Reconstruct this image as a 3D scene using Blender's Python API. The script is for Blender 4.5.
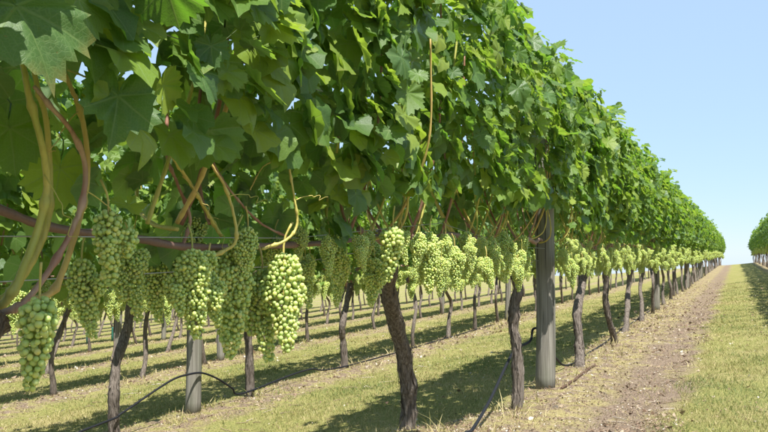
import bpy, math, random
import numpy as np
from mathutils import Vector, Matrix, Euler

random.seed(11)
RNG = np.random.default_rng(11)
R = math.radians
for o in list(bpy.data.objects):
    bpy.data.objects.remove(o, do_unlink=True)
SC = bpy.context.scene
COL = SC.collection

# ------------------------------------------------------------------ camera
F, W0, H0 = 800.0, 768.0, 432.0          # focal length and frame in photograph pixels
PITCH = math.atan(37 / F)
YAW = math.atan((736 - W0 / 2) / F * math.cos(PITCH))   # rows run along +Y, camera looks left of them
CAM = Vector((0, 0, 1.09))
cam = bpy.data.cameras.new('camera')
cam.sensor_width = 36
cam.lens = 36 * F / W0
cam.clip_start = 0.05
cam.clip_end = 6000
camo = bpy.data.objects.new('camera', cam)
COL.objects.link(camo)
camo.location = CAM
camo.rotation_euler = Euler((R(90) + PITCH, 0, YAW), 'XYZ')
SC.camera = camo
CAMROT = camo.rotation_euler.to_matrix()

# ------------------------------------------------------------------ light
SUN_DIR = Vector((0.40, -0.36, 1.0)).normalized()       # towards the sun
elev = math.asin(SUN_DIR.z)
azim = math.atan2(SUN_DIR.x, SUN_DIR.y)
w = bpy.data.worlds.new('World')
SC.world = w
w.use_nodes = True
nt = w.node_tree
bg = nt.nodes['Background']
sky = nt.nodes.new('ShaderNodeTexSky')
sky.sky_type = 'NISHITA'
sky.sun_disc = False
sky.sun_elevation = elev
sky.sun_rotation = azim
sky.altitude = 1500
sky.air_density = 1.2
sky.dust_density = 0.0
sky.ozone_density = 4.5
sky_tint = nt.nodes.new('ShaderNodeMix')          # flat pale blue mixed in to even out the sky gradient and lift fill
sky_tint.data_type = 'RGBA'
sky_tint.inputs[0].default_value = 0.76
sky_tint.inputs[7].default_value = (2.70, 3.70, 4.85, 1)
nt.links.new(sky.outputs[0], sky_tint.inputs[6])
nt.links.new(sky_tint.outputs[2], bg.inputs[0])
bg.inputs[1].default_value = 0.10
sun = bpy.data.lights.new('sun', 'SUN')
sun.energy = 5.0
sun.angle = R(0.53)
sun.color = (1.0, 0.97, 0.92)
suno = bpy.data.objects.new('sun', sun)
COL.objects.link(suno)
suno.rotation_euler = SUN_DIR.to_track_quat('Z', 'Y').to_euler()
suno.location = (0, 0, 30)
SC.view_settings.view_transform = 'Standard'
SC.view_settings.look = 'None'
SC.view_settings.exposure = 1.06
SC.view_settings.gamma = 1.0
SC.view_settings.use_curve_mapping = False
SC.render.engine = 'CYCLES'
SC.cycles.use_denoising = True
try:
    SC.cycles.denoiser = 'OPENIMAGEDENOISE'
    SC.cycles.denoising_input_passes = 'RGB_ALBEDO_NORMAL'
except Exception:
    pass
SC.cycles.max_bounces = 8
SC.cycles.diffuse_bounces = 4
SC.cycles.transmission_bounces = 5
SC.cycles.glossy_bounces = 2
SC.cycles.sample_clamp_indirect = 6

# ------------------------------------------------------------------ layout
ROW_X = -1.37           # the near row
PITCH_X = 2.70          # distance between rows
SLOPE = 0.089           # the block rises to the right
CORDON = 1.15


def row_x(k):           # 1 = near row, 2.. further left, 0 = the row on the right
    return ROW_X - PITCH_X * (k - 1) + (.28 if k == 0 else 0)


def terrain(x, y):
    x = np.asarray(x, dtype=float)
    y = np.asarray(y, dtype=float)
    xc = x - ROW_X
    lo = -22.0          # the fall flattens out far left
    cross = np.where(xc > lo, SLOPE * xc, SLOPE * lo + SLOPE * 6 * (1 - np.exp((xc - lo) / 6)) * -1)
    cross = np.where(xc > 12, SLOPE * 12 + SLOPE * 5 * (1 - np.exp(-(np.maximum(xc, 12) - 12) / 5)), cross)
    d = np.maximum(y - 72, 0)
    crest = -np.where(d < 60, 0.0011 * d * d, 0.0011 * 3600 + 0.132 * 700 * (1 - np.exp(-(d - 60) / 700)))
    mound = 0.16 * np.exp(-((x + 1.68) / 0.55) ** 2 - ((y - 3.6) / 0.9) ** 2)
    return cross + crest + mound


def gz(x, y):
    return float(terrain(x, y))


def ray(u, v):
    d = CAMROT @ Vector(((u - W0 / 2) / F, -(v - H0 / 2) / F, -1.0))
    return d


def P(u, v, x):          # point of the sight line (u, v) in the upright plane X = x of a row
    d = ray(u, v)
    t = (x - CAM.x) / d.x
    return CAM + d * t


def project(p):
    q = CAMROT.transposed() @ (Vector(p) - CAM)
    return W0 / 2 + F * q.x / -q.z, H0 / 2 - F * q.y / -q.z


# ------------------------------------------------------------------ node helpers
def new_mat(name):
    m = bpy.data.materials.new(name)
    m.use_nodes = True
    t = m.node_tree
    t.nodes.clear()
    out = t.nodes.new('ShaderNodeOutputMaterial')
    return m, t, out


class NB:
    def __init__(self, t):
        self.t = t

    def n(self, kind, **kw):
        node = self.t.nodes.new(kind)
        for k, v in kw.items():
            setattr(node, k, v)
        return node

    def link(self, a, b):
        self.t.links.new(a, b)

    def set(self, sock, v):
        if hasattr(v, 'is_linked') or hasattr(v, 'links'):
            self.link(v, sock)
        else:
            sock.default_value = v

    def math(self, op, a, b=0.0, c=None, clamp=False):
        m = self.n('ShaderNodeMath', operation=op, use_clamp=clamp)
        self.set(m.inputs[0], a)
        self.set(m.inputs[1], b)
        if c is not None:
            self.set(m.inputs[2], c)
        return m.outputs[0]

    def mix(self, f, a, b, mode='MIX'):
        m = self.n('ShaderNodeMix', data_type='RGBA', blend_type=mode)
        self.set(m.inputs[0], f)
        self.set(m.inputs[6], a if not isinstance(a, tuple) else (*a, 1))
        self.set(m.inputs[7], b if not isinstance(b, tuple) else (*b, 1))
        return m.outputs[2]

    def noise(self, vec, scale, detail=3.0, rough=0.55, dist=0.0):
        m = self.n('ShaderNodeTexNoise')
        if vec is not None:
            self.link(vec, m.inputs['Vector'])
        m.inputs['Scale'].default_value = scale
        m.inputs['Detail'].default_value = detail
        m.inputs['Roughness'].default_value = rough
        m.inputs['Distortion'].default_value = dist
        return m.outputs['Fac']

    def ramp(self, f, stops):
        m = self.n('ShaderNodeValToRGB')
        e = m.color_ramp.elements
        while len(e) < len(stops):
            e.new(0.5)
        for i, (p, c) in enumerate(stops):
            e[i].position = p
            e[i].color = (*c, 1) if len(c) == 3 else c
        self.link(f, m.inputs[0])
        return m.outputs[0]

    def smooth(self, v, a, b):
        m = self.n('ShaderNodeMapRange', interpolation_type='SMOOTHSTEP')
        self.set(m.inputs[0], v)
        m.inputs[1].default_value = a
        m.inputs[2].default_value = b
        m.inputs[3].default_value = 0
        m.inputs[4].default_value = 1
        return m.outputs[0]

    def scaled(self, vec, s):
        m = self.n('ShaderNodeMapping')
        self.link(vec, m.inputs[0])
        m.inputs[3].default_value = s
        return m.outputs[0]

    def bump(self, h, strength, dist=0.01):
        m = self.n('ShaderNodeBump')
        m.inputs['Strength'].default_value = strength
        m.inputs['Distance'].default_value = dist
        self.link(h, m.inputs['Height'])
        return m.outputs[0]

    def principled(self, col, rough, normal=None, spec=0.5):
        m = self.n('ShaderNodeBsdfPrincipled')
        self.set(m.inputs['Base Color'], col if not isinstance(col, tuple) else (*col, 1))
        self.set(m.inputs['Roughness'], rough)
        m.inputs['Specular IOR Level'].default_value = spec
        if normal is not None:
            self.link(normal, m.inputs['Normal'])
        return m


# ------------------------------------------------------------------ materials
def leaf_material():
    m, t, out = new_mat('vine_leaf')
    b = NB(t)
    uv = b.n('ShaderNodeUVMap', uv_map='UVMap').outputs[0]
    sep = b.n('ShaderNodeSeparateXYZ')
    b.link(uv, sep.inputs[0])
    x = b.math('SUBTRACT', sep.outputs[0], 0.5)
    y = b.math('SUBTRACT', sep.outputs[1], 0.4)
    r = b.math('SQRT', b.math('ADD', b.math('MULTIPLY', x, x), b.math('MULTIPLY', y, y)))
    ang = b.math('ABSOLUTE', b.math('ARCTAN2', x, y))
    # five palmate main veins with herringbone side veins
    best = None
    for a0 in (0.0, 0.90, 1.92):
        d = b.math('MULTIPLY', b.math('ABSOLUTE', b.math('SUBTRACT', ang, a0)), r)
        best = d if best is None else b.math('MINIMUM', best, d)
    width = b.math('MULTIPLY_ADD', r, -0.012, 0.011)
    main = b.math('SUBTRACT', 1.0, b.smooth(b.math('DIVIDE', best, width), 0.5, 1.6), clamp=True)
    side = b.math('SINE', b.math('MULTIPLY', b.math('SUBTRACT', r, b.math('MULTIPLY', best, 0.9)), 75.0))
    sidev = b.math('MULTIPLY', b.smooth(side, 0.90, 1.0), 0.40)
    vein = b.math('MAXIMUM', main, sidev)
    info = b.n('ShaderNodeObjectInfo').outputs['Random']
    att = b.n('ShaderNodeAttribute', attribute_name='leaf_variation').outputs['Fac']
    var = b.math('FRACT', b.math('ADD', info, att))
    var2 = b.math('FRACT', b.math('MULTIPLY', var, 7.31))
    mott = b.noise(uv, 6.0, 4)
    front = b.ramp(var, [(0.0, (0.036, 0.080, 0.022)), (0.4, (0.078, 0.144, 0.022)), (0.75, (0.145, 0.220, 0.024)), (1.0, (0.225, 0.275, 0.030))])
    front = b.mix(b.math('MULTIPLY', mott, 0.35), front, (0.085, 0.150, 0.045))
    # sulphur-spray bloom on some blades
    bloom = b.math('MULTIPLY', b.smooth(b.noise(uv, 3.2, 5), 0.48, 0.72), b.math('MULTIPLY', var2, 0.10))
    front = b.mix(bloom, front, (0.22, 0.28, 0.24))
    front = b.mix(b.math('MULTIPLY', vein, 0.5), front, (0.16, 0.24, 0.075))
    # yellow and brown margins on a few blades
    edge = b.math('MULTIPLY', b.smooth(b.math('ADD', r, b.math('MULTIPLY', mott, 0.25)), 0.52, 0.66), b.smooth(var2, 0.8, 0.95))
    front = b.mix(b.math('MULTIPLY', edge, 0.75), front, (0.20, 0.17, 0.045))
    back = b.mix(b.math('MULTIPLY', vein, 0.65), b.mix(var2, (0.085, 0.148, 0.080), (0.118, 0.182, 0.090)), (0.24, 0.30, 0.14))
    bf = b.n('ShaderNodeNewGeometry').outputs['Backfacing']
    col = b.mix(bf, front, back)
    vor = b.n('ShaderNodeTexVoronoi', feature='DISTANCE_TO_EDGE')
    b.link(uv, vor.inputs['Vector'])
    vor.inputs['Scale'].default_value = 30.0
    net = b.math('SUBTRACT', 1.0, b.smooth(vor.outputs['Distance'], 0.0, 0.12))
    col = b.mix(b.math('MULTIPLY', net, 0.22), col, (0.19, 0.26, 0.10))
    spot = b.math('MULTIPLY', b.smooth(b.noise(uv, 17.0, 2), 0.70, 0.74), b.smooth(var2, 0.35, 0.6))
    col = b.mix(b.math('MULTIPLY', spot, 0.8), col, (0.16, 0.10, 0.04))
    relief = b.math('ADD', b.math('MULTIPLY', b.math('MAXIMUM', vein, b.math('MULTIPLY', net, .5)), -1.0), b.math('MULTIPLY', b.noise(uv, 14.0, 4), 1.3))
    nrm = b.bump(relief, 0.30, 0.0016)
    rough = b.math('ADD', b.math('MULTIPLY', bf, 0.25), b.math('MULTIPLY_ADD', var2, 0.16, 0.36))
    p = b.principled(col, rough, nrm, 0.32)
    tr = b.n('ShaderNodeBsdfTranslucent')
    tcol = b.mix(var, (0.23, 0.50, 0.034), (0.46, 0.64, 0.050))
    tcol = b.mix(b.math('MULTIPLY', vein, 0.4), tcol, (0.36, 0.42, 0.12))
    tcol = b.mix(edge, tcol, (0.40, 0.30, 0.05))
    b.link(tcol, tr.inputs[0])
    b.link(nrm, tr.inputs[1])
    mx = b.n('ShaderNodeMixShader')
    mx.inputs[0].default_value = 0.35
    b.link(p.outputs[0], mx.inputs[1])
    b.link(tr.outputs[0], mx.inputs[2])
    b.link(mx.outputs[0], out.inputs[0])
    return m


def berry_material():
    m, t, out = new_mat('grape_skin')
    b = NB(t)
    tc = b.n('ShaderNodeTexCoord').outputs['Object']
    att = b.n('ShaderNodeAttribute', attribute_name='berry_variation').outputs['Fac']
    col = b.ramp(att, [(0.0, (0.36, 0.49, 0.15)), (0.5, (0.50, 0.60, 0.19)), (0.85, (0.66, 0.68, 0.21)), (1.0, (0.68, 0.58, 0.20))])
    n1 = b.noise(tc, 90, 3)
    col = b.mix(b.math('MULTIPLY', b.smooth(n1, 0.45, 0.7), 0.35), col, (0.55, 0.60, 0.36))
    p = b.principled(col, b.math('MULTIPLY_ADD', n1, 0.3, 0.26), None, 0.45)
    p.subsurface_method = 'RANDOM_WALK'
    p.inputs['Subsurface Weight'].default_value = 0.8
    p.inputs['Subsurface Radius'].default_value = (1.0, 1.0, 0.35)
    p.inputs['Subsurface Scale'].default_value = 0.010
    tr = b.n('ShaderNodeBsdfTranslucent')
    tr.inputs[0].default_value = (0.62, 0.74, 0.24, 1)
    mx = b.n('ShaderNodeMixShader')
    mx.inputs[0].default_value = 0.22
    b.link(p.outputs[0], mx.inputs[1])
    b.link(tr.outputs[0], mx.inputs[2])
    b.link(mx.outputs[0], out.inputs[0])
    return m


def bark_material():
    m, t, out = new_mat('vine_bark')
    b = NB(t)
    tc = b.n('ShaderNodeTexCoord').outputs['Object']
    st = b.scaled(tc, (95, 95, 8))
    fib = b.noise(st, 1.0, 5, 0.65, 0.6)
    big = b.noise(tc, 7.0, 3)
    col = b.ramp(fib, [(0.25, (0.022, 0.016, 0.012)), (0.42, (0.098, 0.078, 0.063)), (0.56, (0.205, 0.170, 0.140)), (0.75, (0.35, 0.305, 0.26))])
    col = b.mix(b.math('MULTIPLY', big, 0.40), col, (0.135, 0.114, 0.096))
    nrm = b.bump(fib, 1.0, 0.012)
    p = b.principled(col, 0.95, nrm, 0.15)
    b.link(p.outputs[0], out.inputs[0])
    return m


def cane_material(name, a, c, d):
    m, t, out = new_mat(name)
    b = NB(t)
    tc = b.n('ShaderNodeTexCoord').outputs['Object']
    info = b.n('ShaderNodeObjectInfo').outputs['Random']
    lon = b.noise(b.scaled(tc, (120, 120, 14)), 1.0, 3)
    big = b.noise(tc, 9.0, 3)
    f = b.math('ADD', b.math('MULTIPLY', big, 0.9), b.math('MULTIPLY_ADD', info, 0.5, -0.25), clamp=True)
    col = b.ramp(f, [(0.22, a), (0.5, c), (0.75, d)])
    col = b.mix(b.math('MULTIPLY', b.smooth(lon, .45, .75), 0.45), col, tuple(v * 0.5 for v in c))
    nrm = b.bump(lon, 0.35, 0.003)
    p = b.principled(col, 0.5, nrm, 0.4)
    b.link(p.outputs[0], out.inputs[0])
    return m


def post_material():
    m, t, out = new_mat('weathered_post')
    b = NB(t)
    tc = b.n('ShaderNodeTexCoord').outputs['Object']
    g = b.noise(b.scaled(tc, (60, 60, 1.6)), 1.0, 5, 0.6, 0.3)
    big = b.noise(b.scaled(tc, (5, 5, 2)), 1.0, 3)
    col = b.ramp(g, [(0.25, (0.075, 0.067, 0.055)), (0.5, (0.19, 0.175, 0.145)), (0.72, (0.31, 0.29, 0.25))])
    col = b.mix(b.math('MULTIPLY', b.smooth(big, 0.4, 0.7), 0.55), col, (0.145, 0.150, 0.105))
    crack = b.smooth(b.noise(b.scaled(tc, (34, 34, 0.7)), 1.0, 2), 0.60, 0.66)
    col = b.mix(b.math('MULTIPLY', crack, 0.75), col, (0.035, 0.03, 0.025))
    nrm = b.bump(b.math('SUBTRACT', g, crack), 0.6, 0.006)
    p = b.principled(col, 0.9, nrm, 0.2)
    b.link(p.outputs[0], out.inputs[0])
    return m


def plain_material(name, col, rough, metal=0.0, spec=0.4, nscale=40, amount=0.35):
    m, t, out = new_mat(name)
    b = NB(t)
    tc = b.n('ShaderNodeTexCoord').outputs['Object']
    n1 = b.noise(tc, nscale, 4)
    c = b.mix(b.math('MULTIPLY', n1, amount * 2), col, tuple(v * 0.45 for v in col))
    p = b.principled(c, b.math('MULTIPLY_ADD', n1, 0.3, rough - 0.15), b.bump(n1, 0.2, 0.002), spec)
    p.inputs['Metallic'].default_value = metal
    b.link(p.outputs[0], out.inputs[0])
    return m


def ground_material():
    m, t, out = new_mat('vineyard_ground')
    b = NB(t)
    geo = b.n('ShaderNodeNewGeometry').outputs['Position']
    sep = b.n('ShaderNodeSeparateXYZ')
    b.link(geo, sep.inputs[0])
    wob = b.math('MULTIPLY_ADD', b.noise(geo, 1.3, 3), 0.5, -0.25)
    wob2 = b.math('MULTIPLY_ADD', b.noise(geo, 6.0, 3), 0.30, -0.15)
    xr = b.math('ADD', b.math('SUBTRACT', sep.outputs[0], ROW_X), b.math('ADD', wob, wob2))
    ph = b.math('WRAP', xr, PITCH_X - 0.85, -0.85)     # metres right of the nearest trunk line, -0.85 .. 1.85
    # litter band beside the trunks, worn wheel track to the right of it, sward elsewhere
    band = b.math('MULTIPLY', b.smooth(ph, -0.30, -0.05), b.math('SUBTRACT', 1.0, b.smooth(ph, 0.28, 0.55)))
    track = b.math('MULTIPLY', b.math('MULTIPLY', b.smooth(ph, 0.42, 0.60), b.math('SUBTRACT', 1.0, b.smooth(ph, 0.86, 1.08))), b.smooth(sep.outputs[0], -1.7, -1.3))
    fine = b.noise(geo, 55.0, 5, 0.65)
    mid = b.noise(geo, 9.0, 4)
    large = b.noise(geo, 0.9, 3)
    streak = b.noise(b.scaled(geo, (140, 60, 60)), 1.0, 3)
    green = b.ramp(fine, [(0.28, (0.090, 0.110, 0.034)), (0.5, (0.220, 0.215, 0.068)), (0.72, (0.355, 0.320, 0.125))])
    straw = b.ramp(fine, [(0.28, (0.18, 0.145, 0.065)), (0.5, (0.33, 0.270, 0.125)), (0.75, (0.46, 0.385, 0.21))])
    sward = b.mix(b.smooth(b.math('ADD', b.math('MULTIPLY', large, 0.6), b.math('MULTIPLY', mid, 0.5)), 0.50, 0.78), green, straw)
    soil = b.ramp(fine, [(0.25, (0.090, 0.062, 0.043)), (0.5, (0.200, 0.146, 0.104)), (0.75, (0.35, 0.272, 0.205))])
    soil = b.mix(b.math('MULTIPLY', b.smooth(streak, 0.55, 0.75), 0.6), soil, (0.46, 0.38, 0.27))
    dry = b.mix(b.smooth(mid, 0.38, 0.62), straw, soil)
    col = b.mix(b.math('MULTIPLY', band, b.smooth(mid, 0.25, 0.55)), sward, dry)
    verge = b.math('MULTIPLY', b.math('MULTIPLY', b.smooth(ph, -0.05, 0.25), b.math('SUBTRACT', 1.0, b.smooth(ph, 0.85, 1.15))), b.smooth(sep.outputs[0], -1.7, -1.3))
    col = b.mix(b.math('MULTIPLY', verge, 0.75), col, dry)
    col = b.mix(b.math('MULTIPLY', track, b.smooth(b.noise(geo, 3.2, 5), 0.30, 0.50)), col, soil)
    # wrap gives other aisles the same make-up; far off the fine grain averages out by itself
    h = b.math('ADD', fine, b.math('MULTIPLY', streak, 0.6))
    nrm = b.bump(h, 0.9, 0.02)
    p = b.principled(col, 1.0, nrm, 0.1)
    b.link(p.outputs[0], out.inputs[0])
    return m


def blade_material(name, stops, trans):
    m, t, out = new_mat(name)
    b = NB(t)
    att = b.n('ShaderNodeAttribute', attribute_name='blade_variation').outputs['Fac']
    col = b.ramp(att, stops)
    p = b.principled(col, 0.6, None, 0.3)
    tr = b.n('ShaderNodeBsdfTranslucent')
    b.link(col, tr.inputs[0])
    mx = b.n('ShaderNodeMixShader')
    mx.inputs[0].default_value = trans
    b.link(p.outputs[0], mx.inputs[1])
    b.link(tr.outputs[0], mx.inputs[2])
    b.link(mx.outputs[0], out.inputs[0])
    return m


M_LEAF = leaf_material()
M_BERRY = berry_material()
M_BARK = bark_material()
M_CANE = cane_material('green_cane', (0.34, 0.35, 0.075), (0.52, 0.43, 0.115), (0.50, 0.34, 0.12))
M_BROWN = cane_material('ripened_cane', (0.30, 0.155, 0.095), (0.27, 0.125, 0.085), (0.40, 0.27, 0.19))
M_CORD = cane_material('cordon_wood', (0.20, 0.120, 0.092), (0.28, 0.165, 0.125), (0.36, 0.235, 0.175))
M_POST = post_material()
M_WIRE = plain_material('galvanised_wire', (0.55, 0.56, 0.57), 0.4, 0.9)
M_HOSE = plain_material('black_poly_hose', (0.012, 0.013, 0.017), 0.65, 0, 0.25, 14, 0.3)
M_STAKE = plain_material('green_plastic', (0.03, 0.14, 0.10), 0.5)
M_GROUND = ground_material()
M_GRASS = blade_material('grass_blades', [(0.0, (0.080, 0.130, 0.028)), (0.3, (0.165, 0.200, 0.058)), (0.58, (0.31, 0.275, 0.092)), (1.0, (0.53, 0.44, 0.23))], 0.3)
M_LITTER = blade_material('dead_leaves', [(0.0, (0.10, 0.058, 0.035)), (0.4, (0.22, 0.145, 0.09)), (0.75, (0.35, 0.27, 0.185)), (1.0, (0.50, 0.45, 0.38))], 0.1)


# ------------------------------------------------------------------ mesh helpers
def mesh_np(name, verts, faces, mat, smooth=True, uv=None, attr=None):
    """faces: list of index tuples, or an (n, 3) array."""
    me = bpy.data.meshes.new(name)
    v = np.asarray(verts, dtype=np.float32)
    if isinstance(faces, np.ndarray):
        nf, k = faces.shape
        me.vertices.add(len(v))
        me.vertices.foreach_set('co', v.ravel())
        me.loops.add(nf * k)
        me.loops.foreach_set('vertex_index', faces.astype(np.int32).ravel())
        me.polygons.add(nf)
        me.polygons.foreach_set('loop_start', np.arange(0, nf * k, k, dtype=np.int32))
        me.update(calc_edges=True)
    else:
        me.from_pydata(v.tolist(), [], faces)
        me.update()
    if smooth:
        me.polygons.foreach_set('use_smooth', np.ones(len(me.polygons), dtype=bool))
    if uv is not None:
        layer = me.uv_layers.new(name='UVMap')
        idx = np.empty(len(me.loops), dtype=np.int32)
        me.loops.foreach_get('vertex_index', idx)
        layer.data.foreach_set('uv', np.asarray(uv, dtype=np.float32)[idx].ravel())
    if attr is not None:
        a = me.attributes.new(attr[0], 'FLOAT', 'POINT')
        a.data.foreach_set('value', np.asarray(attr[1], dtype=np.float32))
    me.materials.append(mat)
    return me


def add(name, data, parent=None, loc=None, mw=None):
    o = bpy.data.objects.new(name, data)
    COL.objects.link(o)
    if parent is not None:
        o.parent = parent
    if mw is not None:
        o.matrix_basis = mw
    elif loc is not None:
        o.location = loc
    return o


def tag(o, label=None, cat=None, group=None, kind=None):
    if label:
        o['label'] = label
    if cat:
        o['category'] = cat
    if group:
        o['group'] = group
    if kind:
        o['kind'] = kind
    return o


def catmull(pts, n):
    pts = [np.array(p, dtype=float) for p in pts]
    q = [2 * pts[0] - pts[1]] + pts + [2 * pts[-1] - pts[-2]]
    out = []
    segs = len(pts) - 1
    for i in range(n):
        u = i / (n - 1) * segs
        k = min(int(u), segs - 1)
        f = u - k
        a, b_, c, d = q[k], q[k + 1], q[k + 2], q[k + 3]
        out.append(0.5 * ((2 * b_) + (-a + c) * f + (2 * a - 5 * b_ + 4 * c - d) * f * f + (-a + 3 * b_ - 3 * c + d) * f ** 3))
    return np.array(out)


def tube(path, radii, sides=8, rough=0.0, ridges=0.0, seed=0, cap=True):
    rng = np.random.default_rng(seed)
    path = np.asarray(path, dtype=float)
    n = len(path)
    radii = np.broadcast_to(np.asarray(radii, dtype=float), (n,))
    tang = np.gradient(path, axis=0)
    tang /= np.linalg.norm(tang, axis=1)[:, None] + 1e-9
    ref = np.array([1.0, 0, 0]) if abs(tang[0][0]) < 0.8 else np.array([0, 1.0, 0])
    verts = []
    nrm = np.cross(tang[0], ref)
    nrm /= np.linalg.norm(nrm)
    ph = rng.uniform(0, 6.28, 4)
    for i in range(n):
        nrm = nrm - tang[i] * np.dot(nrm, tang[i])
        nrm /= np.linalg.norm(nrm) + 1e-9
        bi = np.cross(tang[i], nrm)
        for j in range(sides):
            a = 2 * math.pi * j / sides
            r = radii[i]
            if ridges:
                tw = a + i * (3.0 / n)
                r *= 1 + ridges * (0.5 * math.sin(3 * tw + ph[0]) + 0.35 * math.sin(5 * tw + ph[1] + i * 0.15) + 0.4 * math.sin(9 * tw + ph[2] + 2.2 * math.sin(i * 9.0 / n)) * (.6 + .6 * math.sin(i * 23.0 / n + 3 * tw)))
            if rough:
                r *= 1 + rough * rng.normal()
            verts.append(path[i] + (nrm * math.cos(a) + bi * math.sin(a)) * r)
    faces = []
    for i in range(n - 1):
        for j in range(sides):
            k = (j + 1) % sides
            faces.append((i * sides + j, i * sides + k, (i + 1) * sides + k, (i + 1) * sides + j))
    if cap:
        faces.append(tuple(range(sides))[::-1])
        faces.append(tuple((n - 1) * sides + j for j in range(sides)))
    return np.array(verts), faces


def tube_mesh(name, path, radii, mat, sides=8, rough=0.0, ridges=0.0, seed=0):
    v, f = tube(path, radii, sides, rough, ridges, seed)
    return mesh_np(name, v, f, mat)


# ------------------------------------------------------------------ leaves
LOBE_T = np.array([0, 14, 26, 40, 52, 66, 80, 96, 112, 130, 150, 166, 176, 180.0])
LOBE_R = np.array([.80, .66, .55, .64, .74, .62, .52, .56, .58, .52, .45, .33, .12, .05])


def leaf_arrays(nout, rings, seed, petiole=True):
    """A palmate, toothed vine leaf: stalk joint at the origin, tip towards +Y, upper side +Z, about 1 wide."""
    rng = np.random.default_rng(seed)
    th = np.linspace(-176, 176, nout)
    lob = 1 + rng.uniform(-.10, .10)
    deep = rng.uniform(0.25, 0.85)
    base = np.interp(np.abs(th), LOBE_T, LOBE_R)
    mean = np.interp(np.abs(th), [0, 52, 112, 180], [.70, .68, .55, .1])
    rad = mean + (base - mean) * deep
    rad = np.where(np.abs(th) > 150, base, rad)
    if nout > 30:
        tooth = np.tile([1.06, 0.94], nout // 2 + 1)[:nout]
        rad = rad * (1 + (tooth - 1) * rng.uniform(.6, 1.7, nout))
    rad = rad * (1 + rng.normal(0, .025, nout)) / 1.17 * lob
    skew = rng.uniform(-.06, .06)
    t = np.radians(th)
    fr = np.linspace(0, 1, rings + 1)[1:]
    cup, droop, fold, wave, ph = rng.uniform(-.30, .30), rng.uniform(.05, .55), rng.uniform(-.05, .35), rng.uniform(.03, .10), rng.uniform(0, 6)
    pts, uvs = [(0, 0, 0)], [(0.5, 0.4)]
    for f_ in fr:
        x = np.sin(t) * rad * f_
        y = np.cos(t) * rad * f_
        r = rad * f_
        vein = np.minimum.reduce([np.abs(np.abs(t) - a) for a in (0, .9, 1.92)]) * r
        z = cup * r * r - droop * np.maximum(y, 0) ** 2 + fold * np.abs(x) ** 1.3 * 0.7 + 0.22 * vein + wave * r * np.sin(4 * t + ph) + .05 * r * np.sin(9 * t + 2 * ph)
        pts += list(zip(x + skew * y, y, z))
        uvs += list(zip(0.5 + x / 1.3, 0.4 + y / 1.3))
    tris = []
    for j in range(nout - 1):
        tris.append((0, 1 + j + 1, 1 + j))
        for k in range(rings - 1):
            a, c = 1 + k * nout + j, 1 + (k + 1) * nout + j
            tris += [(a, a + 1, c + 1), (a, c + 1, c)]
    if petiole:
        s = len(pts)
        path = catmull([(0, 0, 0), (0, -.18, -.10), (rng.uniform(-.1, .1), -.42, -.34), (rng.uniform(-.1, .1), -.60, -.62)], 5)
        for p in path:
            for a in (0, 2.1, 4.2):
                pts.append((p[0] + .013 * math.cos(a), p[1] + .01 * math.sin(a), p[2] + .013 * math.sin(a)))
                uvs.append((0.5, 0.4))
        for i in range(4):
            for j in range(3):
                k = (j + 1) % 3
                a, c = s + i * 3, s + (i + 1) * 3
                tris += [(a + j, a + k, c + k), (a + j, c + k, c + j)]
    return np.array(pts, dtype=float), np.array(tris), np.array(uvs, dtype=float)


HI = [mesh_np('vine_leaf', *(lambda a: (a[0], a[1], M_LEAF, True, a[2]))(leaf_arrays(49, 3, 100 + i))) for i in range(12)]
LO = [leaf_arrays(17, 1, 200 + i, False) for i in range(10)]
MIDL = [leaf_arrays(25, 2, 300 + i, False) for i in range(10)]


def leaf_matrix(pos, normal, tip, size):
    n = Vector(normal).normalized()
    t = Vector(tip)
    t = (t - n * t.dot(n))
    if t.length < 1e-4:
        t = n.orthogonal()
    t.normalize()
    x = t.cross(n)
    m = Matrix((x, t, n)).transposed().to_4x4()
    return Matrix.Translation(pos) @ m @ Matrix.Scale(size, 4)


def canopy_halfwidth(z):
    return float(np.interp(z, [1.05, 1.25, 1.5, 1.9, 2.25, 2.46], [.12, .17, .28, .345, .27, .12]))


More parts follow.
